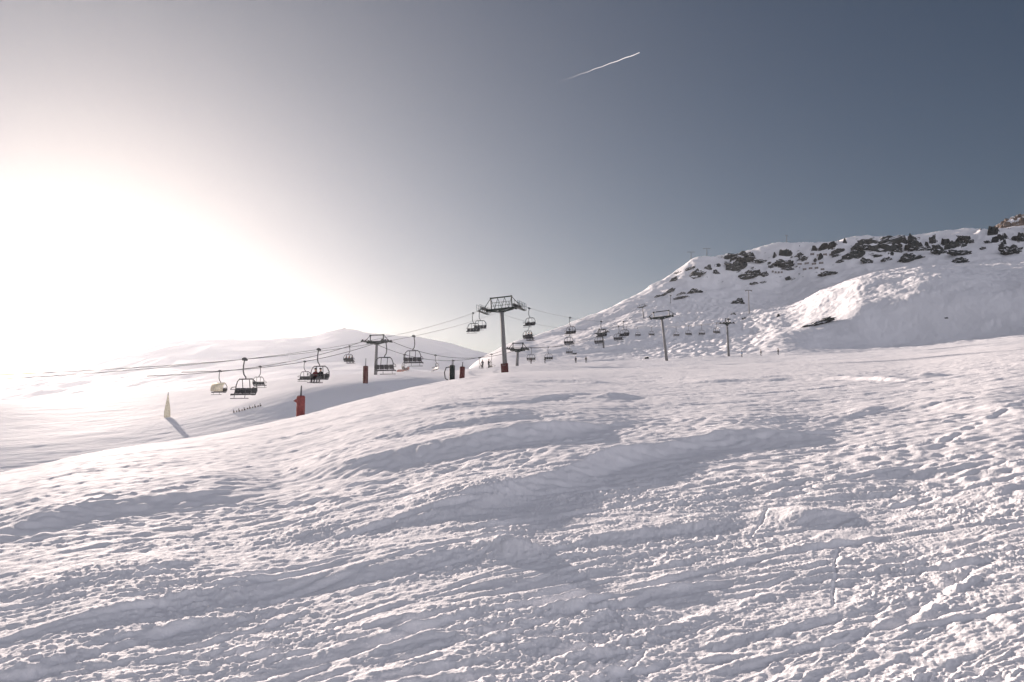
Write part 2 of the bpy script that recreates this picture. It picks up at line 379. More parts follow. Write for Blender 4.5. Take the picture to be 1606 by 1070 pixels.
# rings of the mountain: per photo column (px): (range, photo y) going away
MT = {
 -900: [(60, 930), (80, 880), (125, 740), (220, 680), (400, 690), (600, 695), (900, 690), (1100, 700)],
 0: [(70, 830), (88, 790), (125, 697), (220, 632), (400, 645), (600, 652), (900, 655), (1100, 660)],
 300: [(75, 760), (100, 715), (136, 652), (225, 612), (400, 620), (600, 625), (900, 628), (1100, 640)],
 480: [(85, 710), (108, 672), (140, 608), (230, 594), (400, 612), (600, 618), (900, 620), (1100, 640)],
  600: [(90, 680), (114, 648), (143, 593), (230, 589), (400, 612), (600, 618), (900, 620), (1100, 640)],
  700: [(95, 650), (120, 622), (146, 589), (230, 586), (400, 604), (600, 615), (900, 620), (1100, 640)],
  745: [(100, 625), (125, 600), (150, 582), (230, 578), (300, 574), (380, 572), (460, 571), (700, 600)],
  800: [(100, 610), (128, 586), (152, 577), (230, 572), (310, 556), (380, 546), (440, 540), (600, 580)],
  840: [(100, 606), (130, 583), (154, 575), (230, 570), (330, 552), (420, 536), (500, 526), (660, 570)],
  900: [(100, 604), (132, 582), (156, 574), (235, 569), (345, 545), (460, 522), (560, 510), (720, 560)],
  960: [(100, 603), (134, 580), (158, 572), (240, 567), (360, 535), (500, 505), (620, 489), (780, 540)],
 1040: [(100, 601), (136, 577), (160, 570), (245, 564), (390, 515), (560, 478), (680, 445), (840, 500)],
 1100: [(100, 598), (138, 574), (162, 568), (245, 562), (400, 505), (590, 464), (700, 410), (860, 470)],
 1160: [(100, 596), (138, 571), (163, 566), (245, 560), (400, 500), (600, 462), (712, 400), (860, 460)],
 1230: [(100, 593), (138, 568), (164, 563), (240, 556), (350, 503), (600, 456), (720, 384), (870, 440)],
 1300: [(100, 588), (138, 563), (165, 558), (272, 549), (345, 478), (600, 440), (720, 380), (870, 440)],
 1360: [(100, 584), (138, 559), (165, 554), (284, 545), (332, 463), (600, 430), (720, 371), (870, 440)],
 1440: [(100, 578), (138, 552), (165, 547), (288, 541), (330, 456), (600, 421), (722, 375), (870, 440)],
 1500: [(100, 572), (138, 546), (165, 541), (288, 536), (330, 457), (600, 416), (724, 367), (870, 430)],
 1606: [(100, 562), (138, 535), (165, 530), (288, 525), (330, 460), (600, 406), (724, 364), (870, 430)],
 1900: [(100, 540), (138, 512), (165, 505), (288, 500), (330, 440), (600, 380), (724, 335), (870, 400)],
 3200: [(100, 500), (138, 480), (165, 470), (230, 460), (278, 420), (600, 340), (724, 300), (870, 360)],
}
class Rings:
    def __init__(s, tab):
        ks = sorted(tab); n = len(tab[ks[0]])
        s.a = np.array([float(ray(k, 560)[0]) for k in ks])
        s.r = np.array([[tab[k][i][0] for k in ks] for i in range(n)], float)
        s.t = np.array([[float(ray(k, tab[k][i][1])[1]) for k in ks] for i in range(n)])
        s.n = n
    def z(s, az, r):
        """az: (m,), r: (k,m) -> heights"""
        Rr = np.stack([pchip1(az, s.a, s.r[i]) for i in range(s.n)])
        Tt = np.stack([pchip1(az, s.a, s.t[i]) for i in range(s.n)])
        Z = EYE + Rr * Tt; M = pchip_slopes(Rr, Z)
        out = np.empty(r.shape)
        for j in range(r.shape[0]):
            x = r[j]
            i = np.clip((x[None, :] >= Rr).sum(0) - 1, 0, s.n - 2); c = np.arange(len(az))
            h = Rr[i + 1, c] - Rr[i, c]; tt = (x - Rr[i, c]) / h
            y0, y1, m0, m1 = Z[i, c], Z[i + 1, c], M[i, c], M[i + 1, c]
            v = (2*tt**3 - 3*tt**2 + 1) * y0 + (tt**3 - 2*tt**2 + tt) * h * m0 + (-2*tt**3 + 3*tt**2) * y1 + (tt**3 - tt**2) * h * m1
            lo = y0 + (x - Rr[i, c]) * m0; hi = y1 + (x - Rr[i + 1, c]) * m1
            out[j] = np.where(tt < 0, lo, np.where(tt > 1, hi, v))
        return out
mt = Rings(MT)
AZ_MOG = [float(ray(p, 520)[0]) for p in (985, 1060, 1150, 1265)]
def mount_z(A, RR):
    z = mt.z(A[0], RR)
    x = RR * np.sin(A); y = RR * np.cos(A)
    g = sstep(150, 420, RR)
    right = sstep(float(ray(720, 560)[0]), float(ray(1000, 560)[0]), A)
    hi = sstep(480, 640, RR)
    z += g * right * (4.0 * fbm(x / 120, y / 120, 60, 2) + 1.9 * fbm(x / 45, y / 45, 62, 3))
    z += g * right * 1.9 * (1 - np.abs(fbm(x / 24, y / 30, 66, 3)) * 1.4) * (.45 + .55 * hi)
    band = sstep(float(ray(1110, 430)[0]), float(ray(1150, 430)[0]), A) * sstep(640, 655, RR) * sstep(694, 676, RR)
    q = fbm((x + .5 * y) / 17, y / 10, 92, 4)
    z += band * 3.6 * sstep(.42, .60, q) + band * 1.2 * np.abs(noise(x / 5, y / 4, 97)) * sstep(.4, .58, q)
    z += (.2 + .8 * g) * .30 * fbm(x / 7, y / 7, 70, 3)
    z += .03 * fbm((x * .8 + y * .6) / 16, (y * .8 - x * .6) / 1.8, 72, 2) * sstep(700, 300, RR)      # ski lines across the pistes
    mog = sstep(AZ_MOG[0], AZ_MOG[1], A) * sstep(AZ_MOG[3], AZ_MOG[2], A) * sstep(225, 290, RR) * sstep(600, 520, RR)
    wx = x + 1.2 * noise(x / 6, y / 6, 74); wy = y + 1.2 * noise(x / 6, y / 6, 75)
    z += mog * (.34 * np.sin(wx * 1.25 + 2 * noise(x / 9, y / 9, 78)) * np.sin(wy * .62 + 2 * noise(x / 11, y / 11, 98)) + .34 * noise(wx / 2.6, wy / 5, 77))
    z += g * .42 * np.abs(fbm(x / 3.4, y / 4.2, 79, 2)) * sstep(640, 560, RR) * right
    return z
print('mountain')
az_m = ray(np.concatenate([np.linspace(-900, 380, 160)[:-1], np.linspace(380, 1680, 1180), np.linspace(1680, 3200, 90)[1:]]), 560)[0]
r_m = cumspace(lambda g: 1 / g ** 1.15, 62, 900, 760)
mount, Am, Rm, Zm = grid_object('mountain', az_m, r_m, mount_z, SNOW_M)
tag(mount, 'snowy mountainside with a groomed bench at its foot and a bumpy mogul field', 'mountain', kind='structure')
# far hills behind the left bench
FT = {
 -1600: [(300, 760), (700, 740), (1300, 720), (2000, 700), (2500, 720)],
  -300: [(300, 720), (700, 690), (1300, 668), (2000, 655), (2500, 680)],
     0: [(300, 690), (700, 660), (1300, 636), (2000, 612), (2500, 650)],
   120: [(300, 680), (700, 645), (1300, 612), (2000, 580), (2500, 620)],
   300: [(300, 660), (700, 625), (1300, 580), (2000, 538), (2500, 580)],
   470: [(300, 640), (700, 605), (1300, 570), (2000, 540), (2500, 580)],
   541: [(300, 640), (700, 602), (1300, 565), (2000, 527), (2500, 580)],
   600: [(300, 640), (700, 600), (1300, 565), (2000, 534), (2500, 580)],
   640: [(300, 640), (700, 600), (1300, 563), (2000, 535), (2500, 580)],
   690: [(300, 640), (700, 602), (1300, 568), (2000, 541), (2500, 590)],
   745: [(300, 640), (700, 606), (1300, 580), (2000, 556), (2500, 600)],
   900: [(300, 640), (700, 620), (1300, 605), (2000, 590), (2500, 620)],
  1500: [(300, 640), (700, 640), (1300, 640), (2000, 640), (2500, 650)],
}
ft = Rings(FT)
def far_z(A, RR):
    z = ft.z(A[0], RR); x = RR * np.sin(A); y = RR * np.cos(A)
    g = sstep(500, 1500, RR)
    z += g * (16 * fbm(x / 520, y / 520, 80, 3) + 11 * (1 - np.abs(fbm(x / 170, y / 170, 84, 4)))) * .6 + .6 * fbm(x / 40, y / 40, 88, 3) * 1.1
    return z
print('far hills')
az_f = ray(np.linspace(-1600, 1100, 900), 560)[0]
r_f = cumspace(lambda g: 1 / g, 300, 2500, 330)
far, Af, Rf, Zf = grid_object('far_hills', az_f, r_f, far_z, SNOW_F)
tag(far, 'pale hazy snow hills across the valley on the left', 'hills', kind='structure')

# ------------------------------------------------------------------ where a photo pixel meets the built ground
def sampler(Agrid, Rgrid, Zgrid):
    a = Agrid[0]; r = Rgrid[:, 0]
    def prof(az):
        j = int(np.clip(np.searchsorted(a, az) - 1, 0, len(a) - 2)); w = (az - a[j]) / (a[j + 1] - a[j])
        return r, Zgrid[:, j] * (1 - w) + Zgrid[:, j + 1] * w
    return prof
P_near, P_mount, P_far = sampler(A_, R_, Zn), sampler(Am, Rm, Zm), sampler(Af, Rf, Zf)
def hit(px, py, which, rmin=0, last=False):
    az, t = ray(px, py); az = float(az); t = float(t)
    r, z = which(az); ok = (EYE + t * r <= z) & (r >= rmin)
    idx = np.nonzero(ok)[0]
    k = int(idx[0]) if len(idx) else int(np.argmax(np.where(r >= rmin, (z - EYE) / np.maximum(r, 1), -9)))
    return Vector((r[k] * math.sin(az), r[k] * math.cos(az), z[k])), float(r[k])
def ground_z(x, y, which):
    az = math.atan2(x, y); rr = math.hypot(x, y); r, z = which(az)
    return float(np.interp(rr, r, z))
def base_at(px, r, which):
    az = float(ray(px, 560)[0]); rr, z = which(az)
    return Vector((r * math.sin(az), r * math.cos(az), float(np.interp(r, rr, z))))

# ------------------------------------------------------------------ rocks on the mountain
def rock_mesh(seed, m):
    bm = bmesh.new(); bmesh.ops.create_icosphere(bm, subdivisions=4, radius=1)
    rs = np.random.RandomState(seed)
    off = rs.rand(3) * 50
    from mathutils import noise as mn
    planes = [(Vector(rs.normal(size=3)).normalized(), .5 + .35 * rs.rand()) for _ in range(9)]
    for v in bm.verts:
        p = v.co.copy()
        for n, d in planes:
            k = p.dot(n)
            if k > d: p -= n * (k - d) * .85
        k = mn.fractal(p * 2.3 + Vector(off), 1.0, 2.0, 4)
        v.co = p * (1.05 + .55 * k)
    me = bpy.data.meshes.new('rock_outcrop'); bm.to_mesh(me); bm.free(); me.materials.append(m)
    return me
ROCKM = [rock_mesh(i, ROCK) for i in range(8)]
ROCKS = [(1166, 408, 30, 11, 0), (1196, 412, 20, 7, 5), (1153, 426, 24, 17, 0), (1182, 437, 28, 13, -8), (1200, 435, 9, 11, 0), (1227, 418, 24, 10, 0), (1237, 424, 15, 6, 10),
    (1110, 424, 10, 9, 0), (1089, 434, 30, 11, -28), (1123, 429, 9, 9, 30), (1173, 429, 8, 6, 0), (1184, 447, 10, 5, 0), (1197, 445, 9, 4, 0), (1237, 439, 10, 7, 20),
    (1300, 431, 20, 6, 0), (1252, 403, 12, 6, -20), (1261, 407, 14, 6, 20), (1311, 403, 10, 8, 0), (1055, 442, 12, 6, -30), (1050, 459, 20, 6, -30), (1067, 462, 12, 4, -20),
    (1089, 459, 18, 9, -10), (1067, 469, 20, 4, -12), (1157, 476, 15, 10, 0), (1210, 421, 7, 6, 0), (1374, 390, 54, 30, -12), (1336, 406, 24, 17, 0), (1361, 413, 14, 9, 30),
    (1391, 409, 12, 8, 0), (1426, 411, 28, 16, -15), (1433, 383, 10, 18, -20), (1445, 392, 24, 9, 15), (1464, 381, 8, 16, 0), (1474, 398, 22, 15, 35), (1491, 391, 14, 14, 0),
    (1510, 400, 24, 9, 15), (1506, 387, 12, 10, 0), (1517, 381, 24, 8, 32), (1506, 412, 16, 8, 0), (1574, 386, 6, 10, 0), (1588, 397, 26, 13, 20), (1604, 379, 12, 22, 0),
    (1313, 398, 14, 10, 0), (1306, 431, 10, 6, 0), (1221, 497, 4, 7, 0), (1080, 425, 16, 5, -30), (1030, 466, 10, 3, -30), (1280, 509, 42, 7, -16), (1485, 502, 4, 2, 0),
    (1141, 418, 8, 5, 0), (1345, 392, 16, 10, -20), (1405, 396, 18, 9, 20), (1542, 392, 7, 6, 20), (1550, 383, 10, 4, 25), (1318, 412, 9, 5, 0), (1150, 493, 6, 3, 0), (1168, 500, 7, 3, 0), (1143, 502, 4, 4, 0), (899, 556, 8, 3, -10), (1014, 563, 8, 4, -30)]
RLAB = {1374: 'largest dark rock cliff on the shaded upper mountain face', 1336: 'blocky dark rock just left of the largest cliff', 1426: 'broad low dark rock right below the largest cliff',
    1153: 'squarish dark rock at the left end of the shaded rock band', 1182: 'wide dark rock under the squarish one in the left rock band', 1166: 'long dark rock topmost in the left rock band',
    1227: 'dark rock standing alone in the middle of the rock band', 1157: 'lone dark boulder on the lit slope beside the tall thin mast', 1280: 'long thin strip of bare dark earth on the sunlit lower slope',
    1474: 'dark rock slanting down right in the rightmost rock group', 1604: 'dark rock cut by the right edge of the picture', 1588: 'dark stepped rock beside the right edge of the picture', 1221: 'narrow upright rock on the lit knoll above the bare earth strip',
    1485: 'tiny dark stone alone on the smooth shaded lower slope', 1510: 'flat dark rock low in the rightmost rock group'}
for i, (px, py, w, h, rot) in enumerate(ROCKS):
    rm = 240
    p, r = hit(px, py, P_mount, rm)
    s = r / F
    name = 'rock_outcrop'
    o = bpy.data.objects.new(name, ROCKM[i % 8]); col.objects.link(o)
    o.location = p - Vector((p.x, p.y, 0)).normalized() * (-.10 * w * s)
    az = math.atan2(p.x, p.y)
    o.rotation_euler = Euler((R(random.uniform(-10, 10)), R(rot), -az + random.uniform(-.12, .12)), 'XYZ')
    o.scale = (w * s * .60, w * s * .42, h * s * .66)
    if px in RLAB: tag(o, RLAB[px], 'rock', 'rock outcrops on the mountain')
    elif px < 1130: tag(o, 'small brown-black rock poking through snow on the sunlit left flank', 'rock', 'rocks on the sunlit flank')
    elif py > 450: tag(o, 'small dark stone on the sunlit lower slope', 'rock', 'stones on the lower slope')
    elif px < 1325: tag(o, 'small dark rock in the left half of the shaded rock band', 'rock', 'small rocks in the left rock band')
    else: tag(o, 'small dark rock in the right half of the shaded rock band', 'rock', 'small rocks in the right rock band')

# brown rocky summit at the right edge, grey pinnacles on the far hills
def summit(name, pts, r, depth, m, seed, rough):
    """a rocky crest: outline points (px, py), real thickness along the view direction"""
    n = 90; X = np.linspace(pts[0][0], pts[-1][0], n); Y = np.interp(X, [p[0] for p in pts], [p[1] for p in pts])
    vs = []; fs = []; K = 26
    for j in range(K):
        q = j / (K - 1) * 2 - 1                                       # -1 near foot, 0 crest, 1 far foot
        for i in range(n):
            rr = r + q * depth
            top = at(X[i], Y[i], r); foot = at(X[i], max(p[1] for p in pts) + 14, r)
            az = math.atan2(top.x, top.y)
            zz = foot.z + (top.z - foot.z) * (1 - abs(q) ** 1.3)
            vs.append([rr * math.sin(az), rr * math.cos(az), zz])
    V = np.array(vs)
    k = rough
    V[:, 2] += k * fbm(V[:, 0] / (k * 3), V[:, 1] / (k * 3), seed, 4) + .5 * k * np.abs(fbm(V[:, 0] / k, V[:, 1] / k, seed + 5, 3))
    V[:, 0] += .6 * k * fbm(V[:, 2] / (k * 2), V[:, 1] / (k * 2), seed + 9, 3)
    for j in range(K - 1):
        for i in range(n - 1):
            a = j * n + i; fs.append((a, a + 1, a + 1 + n, a + n))
    b = MB(); b.add([tuple(v) for v in V], fs); return b.build(name, m)
o = summit('rocky_peak', [(1540, 372), (1552, 362), (1562, 356), (1580, 347), (1596, 340), (1615, 336), (1680, 320), (1760, 350)], 1050, 70, ROCK_W, 5, 5)
tag(o, 'brown sunlit rocky peak dusted with snow at the far right skyline', 'peak', kind='structure')
o = summit('rocky_peak', [(492, 540), (505, 533), (520, 526), (530, 522), (541, 516), (548, 520), (555, 529), (564, 524), (575, 526), (588, 538)], 1960, 90, ROCK_F, 15, 6)
tag(o, 'grey rocky pinnacles on the hazy far skyline left of centre', 'peak', kind='structure')

# ------------------------------------------------------------------ chairlift pylons
def curve(p, q, sag, n=24):
    p = Vector(p); q = Vector(q)
    return [p.lerp(q, i / n) - Vector((0, 0, sag * 4 * (i / n) * (1 - i / n))) for i in range(n + 1)]
def make_pylon(base, head, yaw, lean, arm, detail, colr=None, steel=None):
    """base, head: ground point and height of the rope level; yaw turns the crossarm; lean rolls it in the picture plane"""
    colr = colr or STEEL; steel = steel or GREEN
    root = empty('chairlift_pylon', base - Vector((0, 0, .4)))
    root.rotation_euler = Euler((0, lean, yaw), 'XYZ')
    H = head + .4; rb = .40 if detail else .34
    MB().tube([(0, 0, 0), (0, 0, H * .5), (0, 0, H - .25)], [rb, rb * .86, rb * .74], 20).build('column', colr, root, smooth=True)
    c = MB()
    c.box((0, 0, H - .05), (arm * 2 - .9, .42, .36), ch=.03)
    c.box((0, 0, H - .4), (1.0, .6, .40), ch=.03)
    for sx in (-1, 1):
        c.box((sx * (arm - .35) * .5, 0, H - .36), (arm * .62, .16, .22), rot=Euler((0, sx * R(-9), 0)), ch=.02)
    c.build('crossarm', steel, root)
    L = 4.6 if detail else 3.6
    for sx in (-1, 1):
        s = MB()
        s.box((sx * arm, 0, H - .02), (.16, L, .22), ch=.02)
        s.box((sx * (arm - .24), 0, H - .10), (.30, .5, .5), ch=.02)
        t = s.build('sheave_train', steel, root)
        for k in range(8 if detail else 4):
            n = 8 if detail else 4
            y = (k + .5) / n * L - L / 2
            MB().tube([(sx * arm - .10 * sx, y, H + .16), (sx * arm + .06 * sx, y, H + .16)], .24, 14).build('sheave', TUBE, t)
        if detail:
            w = MB()                                                  # catwalk with handrails beside the wheels
            cx = sx * (arm + .52)
            w.box((cx, 0, H - .32), (.62, L + .3, .06))
            for e in (-.30, .30):
                for y in np.linspace(-L / 2, L / 2, 6):
                    w.tube([(cx + e, y, H - .30), (cx + e, y, H + .75)], .028, 6)
                for hz in (.25, .75):
                    w.tube([(cx + e, -L / 2, H + hz), (cx + e, L / 2, H + hz)], .028, 6)
            w.build('catwalk', steel, root)
    g = MB()
    gw = arm * .66; gh = 1.95 if detail else 1.3
    for sx in (-1, 1):
        g.tube([(sx * gw, 0, H + .1), (sx * gw, 0, H + gh)], .10, 8)
        g.tube([(sx * gw, 0, H + gh), (sx * (arm + .55), 0, H + .1)], .055, 6)
        g.box((sx * gw, 0, H + gh), (.30, .30, .26), ch=.03)
    g.box((0, 0, H + gh), (gw * 2, .16, .20), ch=.02)
    g.build('lifting_gantry', steel, root)
    if detail:
        l = MB()                                                      # railing and bracing between crossarm and gantry
        for i in range(6):
            x0 = -gw + gw * 2 * i / 6; x1 = x0 + gw * 2 / 6
            l.tube([(x0, .25, H + .1), (x0, .25, H + 1.2)], .035, 6)
            a, b = ((H + .12, H + gh - .1) if i % 2 else (H + gh - .1, H + .12))
            l.tube([(x0, 0, a), (x1, 0, b)], .04, 6)
        for hz in (.65, 1.2): l.tube([(-gw, .25, H + hz), (gw, .25, H + hz)], .035, 6)
        l.build('lattice', steel, root)
        l = MB()
        for e in (-.2, .2): l.tube([(e, -rb - .12, 1.5), (e, -rb - .10, H - .5)], .025, 6)
        for k in range(int((H - 2) / .32)): l.tube([(-.2, -rb - .12, 1.5 + k * .32), (.2, -rb - .12, 1.5 + k * .32)], .016, 5)
        l.build('ladder', colr, root)
    return root
def rope_points(root, arm, head):
    M = Matrix.LocRotScale(root.location, root.rotation_euler, None)
    return M @ Vector((-arm, 0, head + .4 + .42)), M @ Vector((arm, 0, head + .4 + .42))

# lift in front: main pylon
YAW = R(-18)
b0 = base_at(793, 132, P_mount)
top = at(787, 484, 132)
H0 = top.z - b0.z
ARM = 2.75
PY1 = make_pylon(b0, H0, YAW, R(-3.6), ARM, True)
tag(PY1, 'nearest grey tubular lift pylon with dark green crossarm and red pads at its foot', 'lift pylon', 'chairlift pylons')
for k in (-1, 1):
    b = MB(); b.box((.30 * k, -.30, 1.15), (.62, .34, 1.5), ch=.08); b.build('crash_pad', MAROON, PY1)
# smaller pylons further off: (px foot, range, px head, py head, lean deg, yaw deg, arm, label)
def far_pylon(pxb, r, pxh, pyh, yaw, arm, label, which=P_mount, detail=False, pyb=None):
    b = base_at(pxb, r, which)
    if pyb is not None: b, r = hit(pxb, pyb, which, 160)
    h = at(pxh, pyh, r)
    d = h - b; cam_right = Vector((math.cos(math.atan2(b.x, b.y)), -math.sin(math.atan2(b.x, b.y)), 0))
    lean = math.atan2(d.dot(cam_right), d.z)
    p = make_pylon(b, math.hypot(d.z, d.dot(cam_right)), R(yaw), lean, arm, detail)
    tag(p, label, 'lift pylon', 'chairlift pylons'); p['head'] = d.length
    return p
def side(p, arm):
    h = p['head']; a, b = rope_points(p, arm, h); del p['head']; return a, b
PY2 = far_pylon(1046, 262, 1038, 497, -14, 2.7, 'tall lift pylon standing at the foot of the mogul field', pyb=566)
PYB1 = far_pylon(589, 205, 591, 536, -30, 2.5, 'dark lift pylon behind a hanging chair on the left snow bench', pyb=588)
PYB2 = far_pylon(811, 330, 812, 548, -30, 1.8, 'short dark lift pylon just right of the nearest pylon', pyb=574)
PYB3 = far_pylon(947, 400, 944, 522, -40, 2.4, 'small lift pylon below the chairs right of centre', pyb=546)
PYB4 = far_pylon(1010, 520, 1007, 481, -40, 2.5, 'tiny lift pylon high on the sunlit flank', pyb=500)
PYC1 = far_pylon(1143, 290, 1136, 508, 62, 2.2, 'slim lift pylon on the open slope right of the moguls', pyb=559)
P2a, P2b = side(PY2, 2.7); B1a, B1b = side(PYB1, 2.5); B2a, B2b = side(PYB2, 1.8); B3a, B3b = side(PYB3, 2.4); B4a, B4b = side(PYB4, 2.5); C1a, C1b = side(PYC1, 2.2)
P1a, P1b = rope_points(PY1, ARM, H0)
def mast(px, r, y0, y1, label, m=STEEL, rad=.14, headw=1.2):
    if r: b, r = hit(px, y1, P_mount, 200); h = at(px, y0, r)
    else:                                                             # stands on the skyline
        az = float(ray(px, 500)[0]); rr, zz = P_mount(az); k = int(np.argmax(np.where(rr > 300, (zz - EYE) / rr, -9)))
        r = float(rr[k]); b = Vector((r * math.sin(az), r * math.cos(az), float(zz[k]))); h = b + Vector((0, 0, (y1 - y0) * r / F))
    root = empty('lift_mast', b)
    H = h.z - b.z
    MB().tube([(0, 0, -.5), (0, 0, H)], rad, 10, rad * .7).build('pole', m, root)
    c = MB(); c.box((0, 0, H - .2), (headw, .3, .35), ch=.04); c.box((-headw * .42, 0, H - .55), (.3, .9, .3), ch=.04); c.box((headw * .42, 0, H - .55), (.3, .9, .3), ch=.04)
    c.build('head_beam', TUBE, root)
    return tag(root, label, 'lift mast', 'small masts on the mountain')
mast(1175, 480, 455, 493, 'tall thin pale mast beside the lone boulder', STEEL, .3, 3.4)
mast(1052, 560, 463, 477, 'tiny single pole high on the sunlit left flank', TUBE, .2, 1.0)
for px, y0, lab in ((1086, 412, 'lower lift mast on the skyline of the mountain shoulder'), (1111, 397, 'upper lift mast on the skyline of the mountain shoulder')):
    mast(px, 0, y0, y0 + 12, lab, DARK, .3, 6.5)
mast(1238, 0, 381, 392, 'short dark mast standing on the middle of the mountain ridge', DARK, .3, 2.5)

# ------------------------------------------------------------------ ropes
def rope(pts, rad, label):
    b = MB(); b.tube(pts, rad, 6); o = b.build('haul_rope', ROPE); return tag(o, label, 'cable', 'haul ropes')
lowL = at(380, 564, 70); dv = lowL - P1a
LA = lambda s: P1a + dv * s - Vector((0, 0, 1.0 * 4 * s * (1 - s)))
LB = lambda s: P1b + dv * s - Vector((0, 0, 1.0 * 4 * s * (1 - s)))
upA = lambda s: P1a.lerp(P2a, s) - Vector((0, 0, 3.4 * 4 * s * (1 - s)))
upB = lambda s: P1b.lerp(P2b, s) - Vector((0, 0, 2.4 * 4 * s * (1 - s)))
rope([LA(1.6 - i * .04) for i in range(41)] + [upA((i + 1) / 30) for i in range(30)], .020, 'left haul rope of the nearest lift crossing the whole valley')
rope([LB(1.6 - i * .04) for i in range(41)] + [upB((i + 1) / 30) for i in range(30)], .020, 'right haul rope of the nearest lift running over the tall pylon')
lowB = [at(230, 590, 112), at(285, 584, 112)]
farB = [lambda s: B1a.lerp(B2a, s) - Vector((0, 0, 3.5 * 4 * s * (1 - s))), lambda s: B1b.lerp(B2b, s) - Vector((0, 0, 3.0 * 4 * s * (1 - s)))]
fB2 = [lambda s: B2a.lerp(B3a, s) - Vector((0, 0, 2 * 4 * s * (1 - s))), lambda s: B2b.lerp(B3b, s) - Vector((0, 0, 2 * 4 * s * (1 - s)))]
fB0 = [lambda s: lowB[0].lerp(B1a, s) - Vector((0, 0, 1.5 * 4 * s * (1 - s))), lambda s: lowB[1].lerp(B1b, s) - Vector((0, 0, 1.5 * 4 * s * (1 - s)))]
for k, q, nm in ((0, B4a, 'left'), (1, B4b, 'right')):
    rope([fB0[k](i / 20) for i in range(21)] + [farB[k](i / 24) for i in range(1, 25)] + [fB2[k](i / 12) for i in range(1, 13)] + curve((B3a, B3b)[k], q, 1.5, 12)[1:], .05,
         f'thin {nm} rope of the lift behind, low over the valley')
C0 = (at(955, 509, 330), at(957, 512, 334))
fC = [lambda s: C0[0].lerp(C1a, s) - Vector((0, 0, 1.2 * 4 * s * (1 - s))), lambda s: C0[1].lerp(C1b, s) - Vector((0, 0, 1.2 * 4 * s * (1 - s)))]

# ------------------------------------------------------------------ chairs
def make_chair(name='lift_chair', bubble=False):
    root = empty(name, (0, 0, 0))
    g = MB(); g.box((0, 0, 0), (.16, .62, .20), ch=.03); g.box((0, 0, .10), (.10, .34, .12), ch=.02); g.build('grip', TUBE, root)
    MB().tube([(0.02, 0, -.05), (.10, 0, -.5), (.12, -.02, -.95), (.10, -.10, -1.25), (.0, -.22, -1.46), (0, -.25, -1.62)], .055, 8).build('hanger', TUBE, root, smooth=True)
    f = MB()
    f.tube([(-.62, -.25, -1.62), (.62, -.25, -1.62)], .055, 8)
    for sx in (-1, 1):
        f.tube([(sx * .60, -.25, -1.62), (sx * .82, -.30, -1.80), (sx * .98, -.36, -2.15), (sx * 1.02, -.34, -2.6), (sx * 1.0, -.1, -2.93), (sx * 1.0, .35, -2.96)], .045, 8)
    for sx in (-.34, .34): f.tube([(sx, -.25, -1.62), (sx, -.36, -2.35), (sx, -.30, -2.85)], .035, 6)
    f.build('frame', TUBE, root, smooth=True)
    s = MB()
    for i in range(4):
        x = -.78 + i * .52
        s.box((x, .08, -2.90), (.49, .56, .12), ch=.04)
    s.build('seat', DARK, root)
    s = MB()
    for i in range(4):
        x = -.78 + i * .52
        s.box((x, -.30, -2.58), (.48, .10, .46), rot=Euler((R(12), 0, 0)), ch=.04)
    s.build('backrest', DARK, root)
    b = MB()
    for sx in (-1, 1):
        b.tube([(sx * 1.0, -.36, -2.25), (sx * 1.02, .15, -2.32), (sx * .95, .48, -2.5)], .03, 6)
    b.tube([(-.95, .48, -2.5), (.95, .48, -2.5)], .03, 6)
    for sx in (-.5, .5): b.tube([(sx, .48, -2.5), (sx, .60, -3.2)], .025, 6)
    b.tube([(-.85, .60, -3.25), (.85, .60, -3.25)], .035, 6)
    b.build('safety_bar', TUBE, root, smooth=True)
    if bubble:
        vs = []; fs = []; K = 9
        for j in range(K):
            a = R(10 + 95 * j / (K - 1))
            for i in range(2):
                vs.append(((-1.0, 1.0)[i], -.35 + .95 * math.sin(a) * 1.0, -2.55 + .95 * math.cos(a)))
        for j in range(K - 1): fs.append((2 * j, 2 * j + 1, 2 * j + 3, 2 * j + 2))
        m = MB(); m.add(vs, fs)
        o = m.build('bubble', YELLOW, root, smooth=True)
        so = o.modifiers.new('thick', 'SOLIDIFY'); so.thickness = .03
    return root
chair0 = make_chair()
chairY = make_chair('bubble_chair', True)
used = [0]
def yaw_of(d): return math.atan2(-d.x, d.y)
def chair_on(fn, s, label, group, flip=False, first=None, sc=1.0, swing=0.0):
    p = fn(s); d = fn(s + .01) - fn(s - .01)
    if first is not None: o = first
    elif not used[0]: o = chair0; used[0] = 1
    else: o = copy_tree(chair0)
    o.location = p - Vector((0, 0, .02)); o.rotation_euler = Euler((swing, 0, yaw_of(d) + (math.pi if flip else 0)), 'XYZ')
    o.scale = (sc, sc, sc)
    tag(o, label, 'lift chair', group); return o
def px_of(p):
    v = Vector(p) - Vector((0, 0, EYE)); c, s_ = math.cos(PITCH), math.sin(PITCH)
    f = v.y * c + v.z * s_; u = -v.y * s_ + v.z * c
    return 803 + F * v.x / f, 535 - F * u / f
def s_for(fn, px, lo, hi):
    a, b = px_of(fn(lo))[0] - px, px_of(fn(hi))[0] - px
    for _ in range(50):
        m = (lo + hi) / 2; c = px_of(fn(m))[0] - px
        if a * c <= 0: hi = m
        else: lo, a = m, c
    return (lo + hi) / 2
GA = 'chairs of the nearest lift'; GB = 'chairs of the lift behind'; GC = 'chairs in front of the mogul field'
chair_on(LA, s_for(LA, 384, 0, 1.6), 'empty chair hanging lowest on the left, above the dim valley in the glare', GA)
cR = chair_on(LA, s_for(LA, 500, 0, 1.6), 'chair carrying a rider between the two leftmost red pads', GA)
chair_on(LB, s_for(LB, 605, 0, 1.6), 'empty chair in front of the pylon on the left bench', GA, flip=True)
chair_on(LB, s_for(LB, 649, 0, 1.6), 'empty chair alone against the sky left of the nearest pylon', GA, flip=True)
